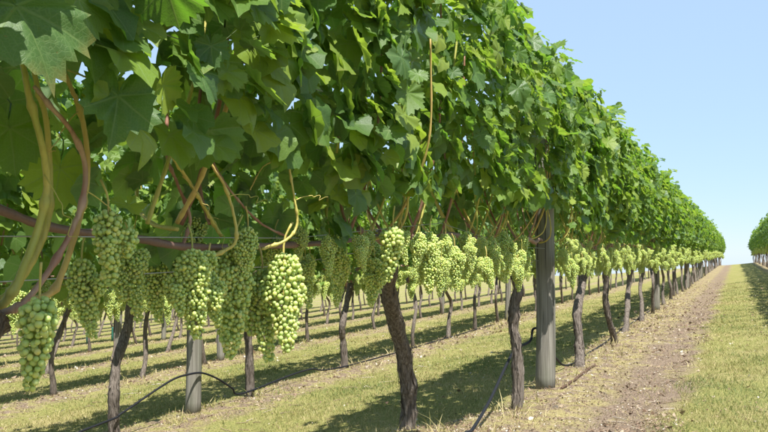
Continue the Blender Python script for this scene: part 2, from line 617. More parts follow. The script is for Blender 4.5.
def canopy_leaves(n, seed, length=1.9, zlo=1.22, ztop=2.42, side_bias=0.45, smin=.058, smax=.128):
    """Leaf matrices for one vine's stretch of canopy, in the vine's own frame (X across the row, Y along it)."""
    rng = np.random.default_rng(seed)
    ph = rng.uniform(0, 6.28, 6)
    out = []
    while len(out) < n:
        y = rng.uniform(-length / 2 - .06, length / 2 + .06)
        z = zlo + (ztop - zlo) * rng.beta(1.15, 1.0)
        lump = 1 + .16 * math.sin(3.1 * y + ph[0] + 2.2 * z) + .13 * math.sin(7.3 * y + ph[1] - 3 * z) + .08 * math.sin(12 * z + ph[2] + 5 * y)
        topz = ztop + .07 * math.sin(4 * y + ph[3]) + .05 * math.sin(9 * y + ph[4])
        if z > topz:
            continue
        stray = rng.random() < .03
        w_ = canopy_halfwidth(z) * lump * (1.15 if stray else 1)
        kind = rng.random()
        if kind < side_bias:
            sx = 1
        elif kind < side_bias + .25:
            sx = -1
        elif kind < side_bias + .40:
            sx = 2
        else:
            sx = 0
        if sx in (1, -1):
            x = sx * w_ * rng.uniform(.80, 1.12)
            nrm = np.array([sx * 1.0, 0, .55]) + rng.normal(0, .42, 3)
            tip = np.array([sx * .35, rng.normal(0, .55), -1.0])
        elif sx == 2:
            x = rng.uniform(-1, 1) * w_
            z = topz + rng.uniform(-.12, .05)
            nrm = np.array([x * 1.2, 0, 1.0]) + rng.normal(0, .45, 3)
            tip = np.array([np.sign(x) * .8, rng.normal(0, .9), -.3])
        else:
            x = rng.uniform(-.8, .8) * w_
            nrm = np.array([np.sign(x) * .5, 0, .8]) + rng.normal(0, .6, 3)
            tip = np.array([np.sign(x) * .5, rng.normal(0, .7), -.8])
        # thinned, ragged skirt
        if z < zlo + .14 and rng.random() < .45:
            continue
        size = smin + (smax - smin) * rng.random()
        out.append((leaf_matrix(Vector((x, y, z)), nrm, tip, size), x, z))
    for _ in range(3):                      # soft shoot tips standing out of the hedge
        q = Vector((rng.uniform(-.15, .2), rng.uniform(-length / 2, length / 2), ztop - .08))
        d = Vector((rng.uniform(-.2, .5), rng.normal(0, .35), 1.0)).normalized()
        for k in range(7):
            a = k * 2.6 + rng.uniform(0, .6)
            side = Vector((math.cos(a), math.sin(a), .25))
            c = q + d * (.034 * k) + side * .012
            out.append((leaf_matrix(c, side + Vector((0, 0, .9)), side + Vector((0, 0, -.35)), .085 - .009 * k), c.x, c.z))
    return out


def merged_leaves(name, mats, bank, seed):
    rng = np.random.default_rng(seed)
    V, T, U, A = [], [], [], []
    off = 0
    for m in mats:
        v, t, u = bank[rng.integers(len(bank))]
        mm = np.array(m)
        V.append(v @ mm[:3, :3].T + mm[:3, 3])
        T.append(t + off)
        U.append(u)
        A.append(np.full(len(v), rng.random()))
        off += len(v)
    return mesh_np(name, np.vstack(V), np.vstack(T), M_LEAF, True, np.vstack(U), ('leaf_variation', np.concatenate(A)))


# ------------------------------------------------------------------ berries
def ico(level):
    import bmesh
    bm = bmesh.new()
    bmesh.ops.create_icosphere(bm, subdivisions=level, radius=1.0)
    bm.verts.ensure_lookup_table()
    v = np.array([x.co[:] for x in bm.verts])
    f = np.array([[y.index for y in x.verts] for x in bm.faces])
    bm.free()
    return v, f


ICO = {1: ico(1), 2: ico(2), 3: ico(3)}


def bunch_mesh(seed, length, width, level, r=0.0070, shoulders=True, loose=0.0):
    """A hanging bunch of berries: top at the origin, hanging down -Z."""
    rng = np.random.default_rng(seed)
    pts, rad = [], []
    bend = rng.uniform(-.14, .14, 2)
    comps = [(np.zeros(3), length, width * .84, 1.0)]
    for k in range(int(rng.integers(2, 5)) if shoulders else 0):
        a = rng.uniform(0, 6.28)
        q = width * rng.uniform(.28, .62)
        comps.append((np.array([q * math.cos(a), q * math.sin(a), -rng.uniform(.0, .42) * length]), length * rng.uniform(.22, .42), width * rng.uniform(.36, .66), .45))
    wts = np.array([c[3] for c in comps])
    wts /= wts.sum()
    tries = 0
    while tries < 8000:
        tries += 1
        org, cl, cw, _ = comps[int(rng.choice(len(comps), p=wts))]
        t = rng.random() ** .9
        env = cw / 2 * float(np.interp(t, [0, .10, .28, .55, .85, 1], [.35, .85, 1.0, .82, .50, .22]))
        a = rng.uniform(0, 6.28)
        q = env * math.sqrt(rng.uniform(.2, 1.0)) * rng.uniform(.88, 1.12)
        p = org + np.array([q * math.cos(a), q * math.sin(a), -.02 - t * cl])
        tt = -p[2] / length
        p[:2] += bend * tt * tt * length
        rr = r * (rng.uniform(.74, 1.14) if rng.random() < .93 else rng.uniform(.45, .65))
        if pts:
            d = np.linalg.norm(np.array(pts) - p, axis=1)
            if (d < (np.array(rad) + rr) * (.90 + loose)).any():
                continue
        pts.append(p)
        rad.append(rr)
    v0, f0 = ICO[level]
    V, T, A = [], [], []
    for i, (p, rr) in enumerate(zip(pts, rad)):
        sc = np.array([1, 1, rng.uniform(1.0, 1.14)])
        V.append(v0 * rr * sc + p)
        T.append(f0 + i * len(v0))
        A.append(np.full(len(v0), np.clip(rng.beta(2.2, 2.2), 0, 1)))
    return mesh_np('grape_berries', np.vstack(V), np.vstack(T), M_BERRY, True, None, ('berry_variation', np.concatenate(A)))


def stalk_mesh(seed, length):
    rng = np.random.default_rng(seed)
    path = catmull([(rng.uniform(-.02, .02), rng.uniform(-.02, .02), .055), (0, 0, .01), (0, 0, -.4 * length), (.004, 0, -.85 * length)], 9)
    return tube_mesh('bunch_stalk', path, np.linspace(.0032, .0014, 9), M_CANE, 5)


BUNCH_HI = [(bunch_mesh(400 + i, L, w_, 3 if i < 3 else 2, (.0075, .0066)[i] if i < 2 else .0054), stalk_mesh(i, L), L) for i, (L, w_) in enumerate([(.185, .085), (.17, .078), (.25, .115), (.22, .10), (.26, .10), (.20, .09), (.16, .075), (.23, .085)])]
BUNCH_LO = [(bunch_mesh(450 + i, L, w_, 1, .0075), None, L) for i, (L, w_) in enumerate([(.15, .095), (.19, .11), (.21, .10), (.13, .085), (.17, .12)])]


# ------------------------------------------------------------------ wood
def bark_strips(path, rad, seed, count=110):
    """Shreds of old bark that cling to the trunk and lift at one end."""
    rng = np.random.default_rng(seed + 77)
    V, T, off, n = [], [], 0, len(path)
    for _ in range(count):
        i0 = int(rng.integers(2, n - 12))
        m = int(rng.integers(4, 10))
        a = rng.uniform(0, 6.28)
        da = rng.uniform(.07, .20)
        up = rng.random() < .5
        drift = rng.normal(0, .04)
        for k in range(m):
            t = k / (m - 1)
            lift = 1.07 + .28 * ((t if up else 1 - t) ** 3) * rng.uniform(.5, 1.0)
            w_ = da * (1 - .7 * abs(2 * t - 1) ** 2)
            for q in (-w_, w_):
                aa = a + drift * k + q
                V.append(path[i0 + k] + np.array([math.cos(aa), math.sin(aa), 0]) * rad[i0 + k] * lift)
        for k in range(m - 1):
            b0 = off + 2 * k
            T += [(b0, b0 + 1, b0 + 3, b0 + 2)]
        off += 2 * m
    return mesh_np('bark_shreds', np.array(V), T, M_BARK)


def trunk_mesh(seed, pts, r0, r1, hi=True, strips=None):
    rng = np.random.default_rng(seed)
    n = 64 if hi else 14
    path = catmull(pts, n)
    path[1:, :2] += np.cumsum(rng.normal(0, .0016 if hi else .006, (n - 1, 2)), axis=0)
    t = np.linspace(0, 1, n)
    rad = r0 + (r1 - r0) * t
    rad = rad * (1 + .35 * np.exp(-t * 14)) * (1 + .35 * np.exp(-((t - 1) * 7) ** 2)) * (1 + .07 * np.sin(t * 17 + seed) + .05 * np.sin(t * 41 + seed))
    if strips is not None:
        strips.append(bark_strips(path, rad, seed))
    return tube_mesh('vine_trunk', path, rad, M_BARK, 30 if hi else 10, .022, .12, seed)


def cane_radii(n, r, nodes, swell=.35):
    t = np.linspace(0, 1, n)
    rad = np.full(n, r) * (1 - .35 * t)
    for k in range(nodes):
        c = (k + .5) / nodes
        rad = rad * (1 + swell * np.exp(-((t - c) * n / 1.1) ** 2))
    return rad


def random_cane(seed):
    rng = np.random.default_rng(seed)
    sx = rng.choice([-1, 1], p=[.3, .7])
    L = rng.uniform(.6, 1.05)
    out = rng.uniform(.05, .25) * sx
    lean = rng.uniform(-.25, .25)
    pts = [(0, 0, 0), (out * .45, lean * .2, L * .18), (out * .9, lean * .6, L * .5), (out * 1.0, lean, L)]
    n = 34
    return tube_mesh('vine_cane', catmull(pts, n), cane_radii(n, rng.uniform(.0042, .0062), 8), M_CANE if rng.random() < .8 else M_BROWN, 7)


def hooked_cane(seed):
    """A spur shoot that arches out over the fruit and bends down."""
    rng = np.random.default_rng(seed)
    sx = rng.choice([-1, 1], p=[.2, .8])
    a = rng.uniform(-.2, .2)
    pts = [(0, 0, 0), (.07 * sx, a * .2, .015), (.13 * sx, a * .6, .07), (.14 * sx, a, .20), (.09 * sx, a * 1.3, .42)]
    n = 30
    return tube_mesh('vine_cane', catmull(pts, n), cane_radii(n, rng.uniform(.0045, .006), 6), M_CANE, 7)


CANES = [random_cane(500 + i) for i in range(9)] + [hooked_cane(520 + i) for i in range(4)]


def cordon_pts(head, sgn, length, rng, z=CORDON):
    h = Vector(head)
    return [tuple(h + Vector((0, 0, -.05))), (h.x * .6, h.y + sgn * .07, z - .06), (.01, h.y + sgn * .22, z + .005)] + \
           [(rng.normal(0, .012), h.y + sgn * (.22 + (length - .22) * k / 4), z + rng.normal(0, .014)) for k in (1, 2, 3, 4)]


# ------------------------------------------------------------------ ground
def build_ground():
    xs = np.concatenate([-np.geomspace(3000, 40, 24), np.linspace(-38, -8, 46), np.linspace(-7.8, 2.6, 190), np.linspace(2.9, 16, 26), np.geomspace(18, 3000, 22)])
    ys = np.concatenate([-np.geomspace(2500, 12, 20), np.linspace(-11, 0.9, 12), np.linspace(1.0, 14, 210), np.geomspace(14.2, 125, 110), np.geomspace(135, 3500, 26)])
    X, Y = np.meshgrid(xs, ys)
    Z = terrain(X, Y)
    r = np.zeros_like(Z)
    for k, (fq, am) in enumerate([(1.1, .012), (2.3, .010), (5.1, .006), (9.7, .004), (17.0, .0025)]):
        a = k * 1.9 + .7
        r += am * np.sin(fq * (X * math.cos(a) + Y * math.sin(a)) + 1.3 * np.sin(fq * .7 * (Y * math.cos(a) - X * math.sin(a)) + k))
    fade = np.clip(1.3 - np.hypot(X, Y) / 90, 0, 1)
    ph = (X - ROW_X + .85) % PITCH_X - .85
    berm = .035 * np.exp(-(ph / .35) ** 2) - .02 * np.exp(-((ph - .72) / .25) ** 2)
    Z = Z + (r + berm) * fade
    nx, ny = len(xs), len(ys)
    idx = np.arange(nx * ny).reshape(ny, nx)
    q = np.stack([idx[:-1, :-1], idx[:-1, 1:], idx[1:, 1:], idx[1:, :-1]], -1).reshape(-1, 4)
    me = mesh_np('ground', np.stack([X, Y, Z], -1).reshape(-1, 3), q, M_GROUND)
    g = add('ground', me)
    g['kind'] = 'structure'
    return xs, ys, Z


GX, GY, GZ = build_ground()


def surf(x, y):          # height of the built sheet
    x = np.atleast_1d(np.asarray(x, float))
    y = np.atleast_1d(np.asarray(y, float))
    i = np.clip(np.searchsorted(GX, x) - 1, 0, len(GX) - 2)
    j = np.clip(np.searchsorted(GY, y) - 1, 0, len(GY) - 2)
    fx = (x - GX[i]) / (GX[i + 1] - GX[i])
    fy = (y - GY[j]) / (GY[j + 1] - GY[j])
    return (GZ[j, i] * (1 - fx) + GZ[j, i + 1] * fx) * (1 - fy) + (GZ[j + 1, i] * (1 - fx) + GZ[j + 1, i + 1] * fx) * fy


def s1(x, y):
    return float(surf(x, y)[0])


# ------------------------------------------------------------------ vines
class Counter:
    leaf = 0


def ordinal(n):
    names = ['first', 'second', 'third', 'fourth', 'fifth', 'sixth', 'seventh', 'eighth', 'ninth', 'tenth', 'eleventh', 'twelfth', 'thirteenth', 'fourteenth', 'fifteenth', 'sixteenth']
    return names[n] if n < len(names) else None


def root_empty(x, y, label, group, z=None):
    o = bpy.data.objects.new('grape_vine', None)
    COL.objects.link(o)
    o.empty_display_size = .2
    o.location = (x, y, s1(x, y) - .015 if z is None else z)
    tag(o, label, 'grape vine', group)
    return o


def hang_bunch(root, loc, variant, scale=1.0, rz=0.0, stalk=True, label=None):
    me, st, L = variant
    o = add('grape_bunch', me, root)
    o.location = loc
    o.rotation_euler = (0, 0, rz)
    o.scale = (scale,) * 3
    if stalk and st is not None:
        add('bunch_stalk', st, o)
    return o


def near_vine(y, label, seed, trunk_pts, r0, r1, row=1, n_leaf=1900, n_parts=300, bunches=22, canes=14, zs=1.0, group='grape vines in the near row', length=1.95, xoff=0.0, arms=(.95, .95), skip_px=None, span=None, cz=CORDON, bz=(-.15, .06), leaf_size=(.058, .128), zlo=1.22):
    rng = np.random.default_rng(seed)
    x = row_x(row) + xoff
    mid = 0.0
    if span:
        length, mid = span[1] - span[0], (span[0] + span[1]) / 2 - y
    root = root_empty(x, y, label, group)
    st = []
    tr = add('trunk', trunk_mesh(seed, trunk_pts, r0, r1, True, st), root)
    add('loose_bark', st[0], tr)['kind'] = 'stuff'
    head = trunk_pts[-1]
    for sgn, L in zip((-1, 1), arms):
        if L:
            p = catmull(cordon_pts(head, sgn, L, rng, cz), 30)
            p[:, 0] -= xoff * np.clip((abs(p[:, 1] - head[1])) / .3, 0, 1)
            add('cordon', tube_mesh('cordon_arm', p, np.linspace(.021, .011, 30) * (1 + .10 * np.sin(np.arange(30) * 1.3 + seed)), M_CORD, 9, .03, .05, seed), root)
    for k in range(canes):
        o = add('cane', CANES[int(rng.integers(len(CANES)))], root)
        o.location = (rng.normal(0, .015) - xoff, mid + rng.uniform(-length / 2, length / 2), cz + rng.uniform(-.03, .02))
        o.rotation_euler = (0, 0, rng.normal(0, .35))
        s = rng.uniform(.85, 1.15)
        o.scale = (s, s, s)
    L = canopy_leaves(int(n_leaf * length / 2), seed, length, smin=leaf_size[0], smax=leaf_size[1], zlo=zlo)
    L = [(Matrix.Translation((-xoff, mid, cz - CORDON)) @ m, xx, z) for m, xx, z in L]
    if zs != 1.0:
        L = [(Matrix.Translation((0, 0, (z - CORDON) * (zs - 1))) @ m, xx, z) for m, xx, z in L]
    if row == 1:
        L = [t for t in L if not (lambda q: 531 < q[0] < 558 and q[1] > 205 and y + t[0].translation.y < 6.25)(project(Vector((x, y, root.location.z)) + t[0].translation))]
    if skip_px:
        L = [t for t in L if not skip_px(*project(Vector((x, y, root.location.z)) + t[0].translation), x + t[0].translation.x)]
    L.sort(key=lambda t: -t[1] + .25 * t[2] * 0)          # the camera side shows largest
    for m, xx, z in L[:n_parts]:
        add('leaf', HI[int(rng.integers(len(HI)))], root, mw=m)
    rest = [m for m, xx, z in L[n_parts:]]
    if rest:
        f = add('foliage', merged_leaves('vine_foliage', rest, MIDL, seed + 1), root)
        f['kind'] = 'stuff'
    for k in range(bunches):
        bx = rng.choice([rng.uniform(.08, .23), rng.uniform(-.16, .06)], p=[.7, .3])
        loc = (bx - xoff, mid - length / 2 + length * (k + rng.uniform(.1, .9)) / bunches, cz + rng.uniform(*bz))
        u, v = project(root.location + Vector(loc))
        if row == 1 and 527 < u < 556 and y + loc[1] < 6.25:      # the wooden post stands free
            continue
        hang_bunch(root, loc, BUNCH_HI[3 + int(rng.integers(5))], rng.uniform(.55, .90), rng.uniform(0, 6.28))
    return root


# shared meshes of the vines farther off
def far_kit(i):
    rng = np.random.default_rng(700 + i)
    head = (rng.uniform(-.03, .03), rng.uniform(-.38, .38), rng.uniform(.90, 1.0))
    b1, b2 = rng.uniform(-.22, .22), rng.uniform(-.34, .34)
    pts = [(0, 0, -.03), (rng.uniform(-.03, .03), b1 * .7, .28), (rng.uniform(-.05, .05), b1 + b2 * .4, .55), (head[0] + rng.uniform(-.03, .03), head[1] * .6 + b2 * .5, .80), head]
    tr = trunk_mesh(720 + i, pts, rng.uniform(.022, .036), rng.uniform(.018, .026), False)
    V, Fc, off = [], [], 0
    for sgn in (-1, 1):
        v, f = tube(catmull(cordon_pts(head, sgn, .95, rng), 12), np.linspace(.02, .012, 12), 6)
        V.append(v)
        Fc += [tuple(a + off for a in ff) for ff in f]
        off += len(v)
    cord = mesh_np('vine_arms', np.vstack(V), Fc, M_CORD)
    L = canopy_leaves(1150, 740 + i, zlo=rng.uniform(1.06, 1.24))
    fol = merged_leaves('vine_foliage', [m for m, a, c in L], LO, 760 + i)
    # bunches as one mesh for the vines where they are a few pixels each
    BV, BT, BA, off = [], [], [], 0
    places = []
    nb = int(rng.integers(19, 31))
    for k in range(nb):
        bx = rng.choice([rng.uniform(.08, .25), rng.uniform(-.20, .04)], p=[.65, .35])
        places.append(((bx, -.93 + 1.86 * (k + rng.uniform(-.3, 1.3)) / nb, CORDON + rng.uniform(-.22, .10)), int(rng.integers(len(BUNCH_LO))), rng.uniform(.85, 1.15), rng.uniform(0, 6.28)))
    for loc, vi, s, rz in places:
        me = BUNCH_LO[vi][0]
        v = np.empty(len(me.vertices) * 3)
        me.vertices.foreach_get('co', v)
        v = v.reshape(-1, 3)
        f = np.empty(len(me.loops), dtype=np.int32)
        me.loops.foreach_get('vertex_index', f)
        at = np.empty(len(me.vertices))
        me.attributes['berry_variation'].data.foreach_get('value', at)
        c, s_ = math.cos(rz), math.sin(rz)
        BV.append((v @ np.array([[c, -s_, 0], [s_, c, 0], [0, 0, 1]]).T) * s + np.array(loc))
        BT.append(f.reshape(-1, 3) + off)
        BA.append(at)
        off += len(v)
    bun = mesh_np('vine_bunches', np.vstack(BV), np.vstack(BT), M_BERRY, True, None, ('berry_variation', np.concatenate(BA)))
    return dict(trunk=tr, cordon=cord, foliage=fol, bunches=bun, places=places)


KITS = [far_kit(i) for i in range(8)]


def far_vine(x, y, label, group, seed, split=False):
    rng = np.random.default_rng(seed)
    k = KITS[int(rng.integers(len(KITS)))]
    root = root_empty(x, y, label, group)
    flip = rng.random() < .5
    add('trunk', k['trunk'], root)
    add('cordon', k['cordon'], root)
    f = add('foliage', KITS[int(rng.integers(len(KITS)))]['foliage'], root)
    f['kind'] = 'stuff'
    s = rng.uniform(.93, 1.06)
    f.scale = (rng.uniform(.94, 1.1), 1.0, s)
    f.location.z = CORDON * (1 - s)
    if split:
        for loc, vi, sc, rz in k['places']:
            hang_bunch(root, loc, BUNCH_LO[vi], sc, rz, False)
        for j in range(6):
            o = add('cane', CANES[int(rng.integers(len(CANES)))], root)
            o.location = (rng.normal(0, .015), rng.uniform(-.9, .9), CORDON)
    else:
        g = add('grape_bunches', k['bunches'], root)
        g['kind'] = 'stuff'
    return root


# --- the near row, vine by vine
G1 = 'grape vines in the near row'


def rel(root_y, p, xoff=0.0, row=1):       # a world point in a near vine's own frame
    x = row_x(row) + xoff
    return np.array([p.x - x, p.y - root_y, p.z - (s1(x, root_y) - .015)])


V1Y = 1.12
v1 = near_vine(V1Y, 'closest vine at the left edge with thick arching canes and large hanging leaves', 21,
               [(0, -.34, -.03), (.01, -.36, .3), (-.02, -.30, .6), (.02, -.14, .82), (.04, -.02, .97)], .060, .055, bunches=0, canes=7, n_leaf=1500, span=(0.0, 2.45), zlo=1.02, leaf_size=(.075, .150), arms=(.9, 0), skip_px=lambda u, v, wx: (u < 105 and 52 < v < 260 and wx > -1.36) or (u < 330 and v > 148 and wx > -1.40))
# hero canes of the first vine, drawn in the plane of the row
def hero_cane(root, ry, pts, r, mat, nodes=5, sides=10):
    path = catmull([rel(ry, P(u, v, x)) for u, v, x in pts], 56)
    path += RNG.normal(0, .0004, path.shape)
    add('cane', tube_mesh('vine_cane', path, cane_radii(56, r * .78, nodes, .62), mat, sides, .02), root)


hero_cane(v1, V1Y, [(-6, 312, -1.33), (10, 296, -1.30), (26, 262, -1.28), (40, 222, -1.27), (47, 185, -1.26), (42, 145, -1.25), (30, 100, -1.25), (22, 60, -1.27)], .0115, M_CANE, 3)
hero_cane(v1, V1Y, [(-4, 304, -1.36), (14, 288, -1.35), (32, 262, -1.33), (47, 225, -1.32), (50, 180, -1.31), (46, 120, -1.31), (38, 90, -1.32), (30, 50, -1.34)], .0100, M_CANE, 3)
hero_cane(v1, V1Y, [(-8, 316, -1.31), (22, 304, -1.26), (48, 272, -1.24), (68, 238, -1.23), (82, 203, -1.22), (85, 165, -1.22), (72, 132, -1.22), (52, 108, -1.22), (34, 86, -1.24)], .0085, M_BROWN, 5)
hero_cane(v1, V1Y, [(22, 302, -1.33), (52, 292, -1.31), (66, 262, -1.30), (78, 225, -1.29), (87, 182, -1.28), (86, 140, -1.28), (78, 105, -1.29), (64, 72, -1.31)], .0095, M_CANE, 3)
hero_cane(v1, V1Y, [(68, 70, -1.28), (88, 78, -1.22), (112, 90, -1.18)], .0030, M_CANE, 2, 6)
hero_cane(v1, V1Y, [(200, 262, -1.28), (226, 250, -1.24), (236, 240, -1.22), (234, 215, -1.22), (224, 185, -1.23), (208, 158, -1.24), (190, 110, -1.27)], .0060, M_CANE, 4)
hero_cane(v1, V1Y, [(262, 249, -1.27), (286, 240, -1.22), (297, 224, -1.20), (294, 196, -1.20), (288, 160, -1.21)], .0058, M_CANE, 4)
hero_cane(v1, V1Y, [(221, 236, -1.36), (206, 210, -1.34), (188, 180, -1.32), (170, 152, -1.31), (150, 110, -1.33)], .0070, M_CANE, 4)
hero_cane(v1, V1Y, [(290, 238, -1.36), (262, 224, -1.34), (238, 200, -1.33), (218, 172, -1.33), (205, 140, -1.35)], .0048, M_BROWN, 5)
hero_cane(v1, V1Y, [(183, 245, -1.37), (190, 218, -1.36), (178, 185, -1.36), (166, 150, -1.37), (170, 90, -1.39)], .0065, M_BROWN, 4)
hero_cane(v1, V1Y, [(250, 190, -1.33), (262, 168, -1.31), (276, 160, -1.30)], .0026, M_CANE, 2, 6)
# its long arm along the wire
path = catmull([rel(V1Y, P(u, v, x)) for u, v, x in [(-8, 207, -1.42), (55, 228, -1.40), (140, 239, -1.38), (190, 247, -1.37), (262, 246, -1.37), (322, 243, -1.37), (378, 237, -1.38)]], 60)
add('cordon', tube_mesh('cordon_arm', path, .0105 * (1 + .10 * np.sin(np.arange(60) * .9) + .06 * np.sin(np.arange(60) * 2.3)), M_CORD, 10, .03, .05, 5), v1)
# bunches placed as they hang: (u, v of the top, plane, variant, scale)
for u, v, x, vi, s, rz in [(40, 289, -1.18, 0, .90, .4), (108, 203, -1.21, 1, .90, 2.0), (82, 252, -1.40, 5, .9, 1.0), (130, 240, -1.36, 7, .80, 3.0),
                           (192, 243, -1.22, 2, .88, 5.9), (208, 262, -1.25, 6, .9, 2.5), (236, 238, -1.31, 4, 1.22, 1.2), (248, 222, -1.26, 5, .8, 4.0), (228, 262, -1.40, 3, 1.05, .2),
                           (284, 246, -1.24, 3, 1.30, 3.3), (262, 262, -1.33, 7, 1.2, 2.2), (150, 252, -1.52, 5, .9, 1.2), (188, 208, -1.52, 3, .8, 1.2), (275, 232, -1.45, 4, .8, 1.2),
                           (172, 250, -1.46, 6, .9, 4.2), (305, 252, -1.40, 7, .8, 2.2), (335, 240, -1.36, 6, .9, 4.2)]:
    hang_bunch(v1, rel(V1Y, P(u, v, x)), BUNCH_HI[vi], s, rz)


for k, (u, v, x) in enumerate([(78, 112, -1.24), (230, 196, -1.22), (296, 200, -1.20), (84, 190, -1.22), (204, 205, -1.33), (44, 175, -1.25), (182, 176, -1.32)]):
    p0 = rel(V1Y, P(u, v, x))
    rr = np.random.default_rng(60 + k)
    dr = np.array([rr.uniform(.1, .5), rr.uniform(-1, 1), rr.uniform(-.6, .6)])
    dr /= np.linalg.norm(dr)
    tt = np.linspace(0, 1, 30)
    curl = np.clip(tt - .45, 0, 1)
    tp = p0 + dr * (tt * .11)[:, None] + np.stack([.018 * curl * np.sin(tt * 26), .02 * curl * np.cos(tt * 26), -.05 * tt ** 2 + .018 * curl * np.sin(tt * 26 + 1)], -1)
    add('tendril', tube_mesh('tendril', tp, np.linspace(.0016, .0007, 30), M_CANE, 5), v1)


def hero_leaf(root, ry, base, tip, x0, x1, size, facing, var):
    a, c = P(*base, x0), P(*tip, x1)
    a2 = Vector(rel(ry, a))
    m = leaf_matrix(a2, facing, c - a, size)
    add('leaf', HI[var], root, mw=m)


hero_leaf(v1, V1Y, (16, 6), (34, 84), -1.02, -1.02, .190, (.75, -.35, .45), 0)
hero_leaf(v1, V1Y, (166, -14), (168, 66), -1.03, -.98, .150, (.35, -.55, -.6), 3)
hero_leaf(v1, V1Y, (118, 96), (104, 160), -1.10, -1.12, .150, (.9, -.4, .3), 5)
hero_leaf(v1, V1Y, (258, 84), (286, 136), -1.08, -1.00, .130, (.6, .3, .8), 7)
hero_leaf(v1, V1Y, (220, 62), (212, 110), -1.10, -1.10, .140, (.9, -.4, .3), 2)
hero_leaf(v1, V1Y, (210, 130), (196, 190), -1.16, -1.2, .150, (.8, -.6, -.2), 8)
hero_leaf(v1, V1Y, (60, 168), (54, 210), -1.5, -1.5, .150, (.8, -.6, -.1), 6)
hero_leaf(v1, V1Y, (128, 205), (137, 244), -1.20, -1.17, .075, (.5, -.3, .9), 9)
hero_leaf(v1, V1Y, (10, 128), (16, 190), -1.42, -1.4, .150, (.8, -.6, .1), 10)

v2 = near_vine(3.75, 'vine with a thick shaggy trunk leaning left, nearest whole trunk in the photo', 22,
               [(0, .18, -.03), (.02, .13, .22), (.03, -.03, .5), (.06, -.23, .72), (.10, -.36, .88)], .040, .037, xoff=-.22, bunches=34, canes=26, span=(2.35, 4.5), zlo=1.10, skip_px=lambda u, v, wx: v > 196 and wx > -1.44, arms=(.55, .8), cz=1.0, bz=(-.10, .05), zs=1.05)
for u, v, x, vi, s, rz in [(393, 222, -1.14, 0, 1.05, .4), (372, 236, -1.30, 5, 1.0, .4), (430, 228, -1.2, 4, 1.0, 1.4)]:
    hang_bunch(v2, rel(3.75, P(u, v, x), -.22), BUNCH_HI[vi], s, rz)
v3 = near_vine(5.33, 'vine with a slim straight trunk just left of the wooden post', 23,
               [(0, 0, -.03), (.01, .01, .3), (-.01, -.02, .6), (.02, .0, .82), (.0, -.02, 1.02)], .035, .033, bunches=40, canes=24, span=(4.4, 6.5), zlo=1.10, skip_px=lambda u, v, wx: v > 206 and wx > -1.42, zs=1.03)
v4 = near_vine(7.75, 'vine with a crooked dark trunk just right of the wooden post', 24,
               [(.02, -.15, -.03), (.0, -.05, .22), (-.02, .0, .5), (.0, .20, .78), (.02, .30, .95)], .041, .037, bunches=42, canes=20, span=(6.4, 8.7), zlo=1.28, zs=1.05)
v5 = near_vine(9.45, 'vine whose slim trunk stands second to the right of the wooden post', 25,
               [(.05, .35, -.03), (.02, .12, .25), (-.02, .0, .5), (.0, -.05, .78), (.0, -.08, .95)], .033, .031, bunches=32, canes=10, span=(8.6, 10.4), zs=.99, n_leaf=1500)
v6 = near_vine(11.4, 'vine whose trunk stands third to the right of the wooden post', 26,
               [(.0, -.3, -.03), (.0, -.1, .22), (-.02, .15, .5), (.0, .2, .78), (.0, .1, .95)], .034, .031, bunches=34, canes=8, span=(10.3, 12.3), zs=1.0, n_leaf=1500)
V1_EXTRA = far_vine(ROW_X, -.85, 'vine beside the photographer, before the closest vine of the near row', G1, 900)
yy, i = 13.1, 0
while yy < 88:
    o = ordinal(3 + i)
    if yy < 24 and o:
        lab = f'vine of the near row, {o} trunk to the right of the wooden post'
    elif yy < 62:
        lab = 'vine far along the near row before it reaches the crest'
    else:
        lab = 'vine at the far end of the near row dipping over the crest'
    far_vine(ROW_X + random.uniform(-.04, .04), yy, lab, G1, 1000 + i, yy < 22)
    yy += random.uniform(1.35, 1.6)
    i += 1

# --- the row on the right of the grass
yy, i = 11.0, 0
while yy < 90:
    lab = 'vine in the hedge-like row at the right edge, beyond the grass path' if yy < 62 else 'vine at the far end of the right-hand row on the crest'
    far_vine(row_x(0) + random.uniform(-.04, .04), yy, lab, 'grape vines in the row at the right edge', 2000 + i)
    yy += random.uniform(1.75, 1.9)
    i += 1

# --- the rows behind, seen beneath and through the near canopy
G2 = 'grape vines in the second row'
Y2 = [P(114, 428, row_x(2)).y, P(246, 402, row_x(2)).y, P(343, 377, row_x(2)).y]
second = [(2.6, None), (Y2[0], 'vine of the second row at far left, its crooked trunk left of the round post'), (Y2[1], 'vine of the second row, slim trunk just right of the round grey post'),
          (Y2[2], 'vine of the second row, second slim trunk right of the round grey post')]
for i, (y, lab) in enumerate(second):
    if lab is None:
        far_vine(row_x(2), y, 'vine of the second row nearest the left edge, mostly hidden by near leaves', G2, 2990, True)
        continue
    tp = {1: [(0, .02, -.03), (.02, -.03, .3), (.0, .02, .55), (.0, .14, .8), (.0, .18, .95)], 2: [(0, .08, -.03), (.0, .05, .3), (.0, .02, .55), (.0, .0, .8), (.0, .0, .95)],
          3: [(0, .05, -.03), (.0, .02, .3), (.02, -.03, .5), (.0, .12, .75), (.0, .25, .95)]}[i]
    near_vine(y, lab, 40 + i, tp, .036, .030, row=2, n_leaf=1400, n_parts=110, zlo=1.0, bunches=26, canes=8, length=2.4, arms=(1.1, 1.1), group=G2)
yy, i = Y2[2] + 2.1, 0
while yy < 46:
    o = ordinal(2 + i)
    lab = f'vine of the second row, {o} trunk right of the round grey post' if yy < 19 and o else 'vine of the second row farther off, seen between near trunks'
    far_vine(row_x(2) + random.uniform(-.05, .05), yy, lab, G2, 3000 + i, yy < 15)
    yy += random.uniform(1.3, 1.6)
    i += 1
NAMES = {9: 'ninth', 10: 'tenth', 3: 'third', 4: 'fourth', 5: 'fifth', 6: 'sixth', 7: 'seventh', 8: 'eighth'}
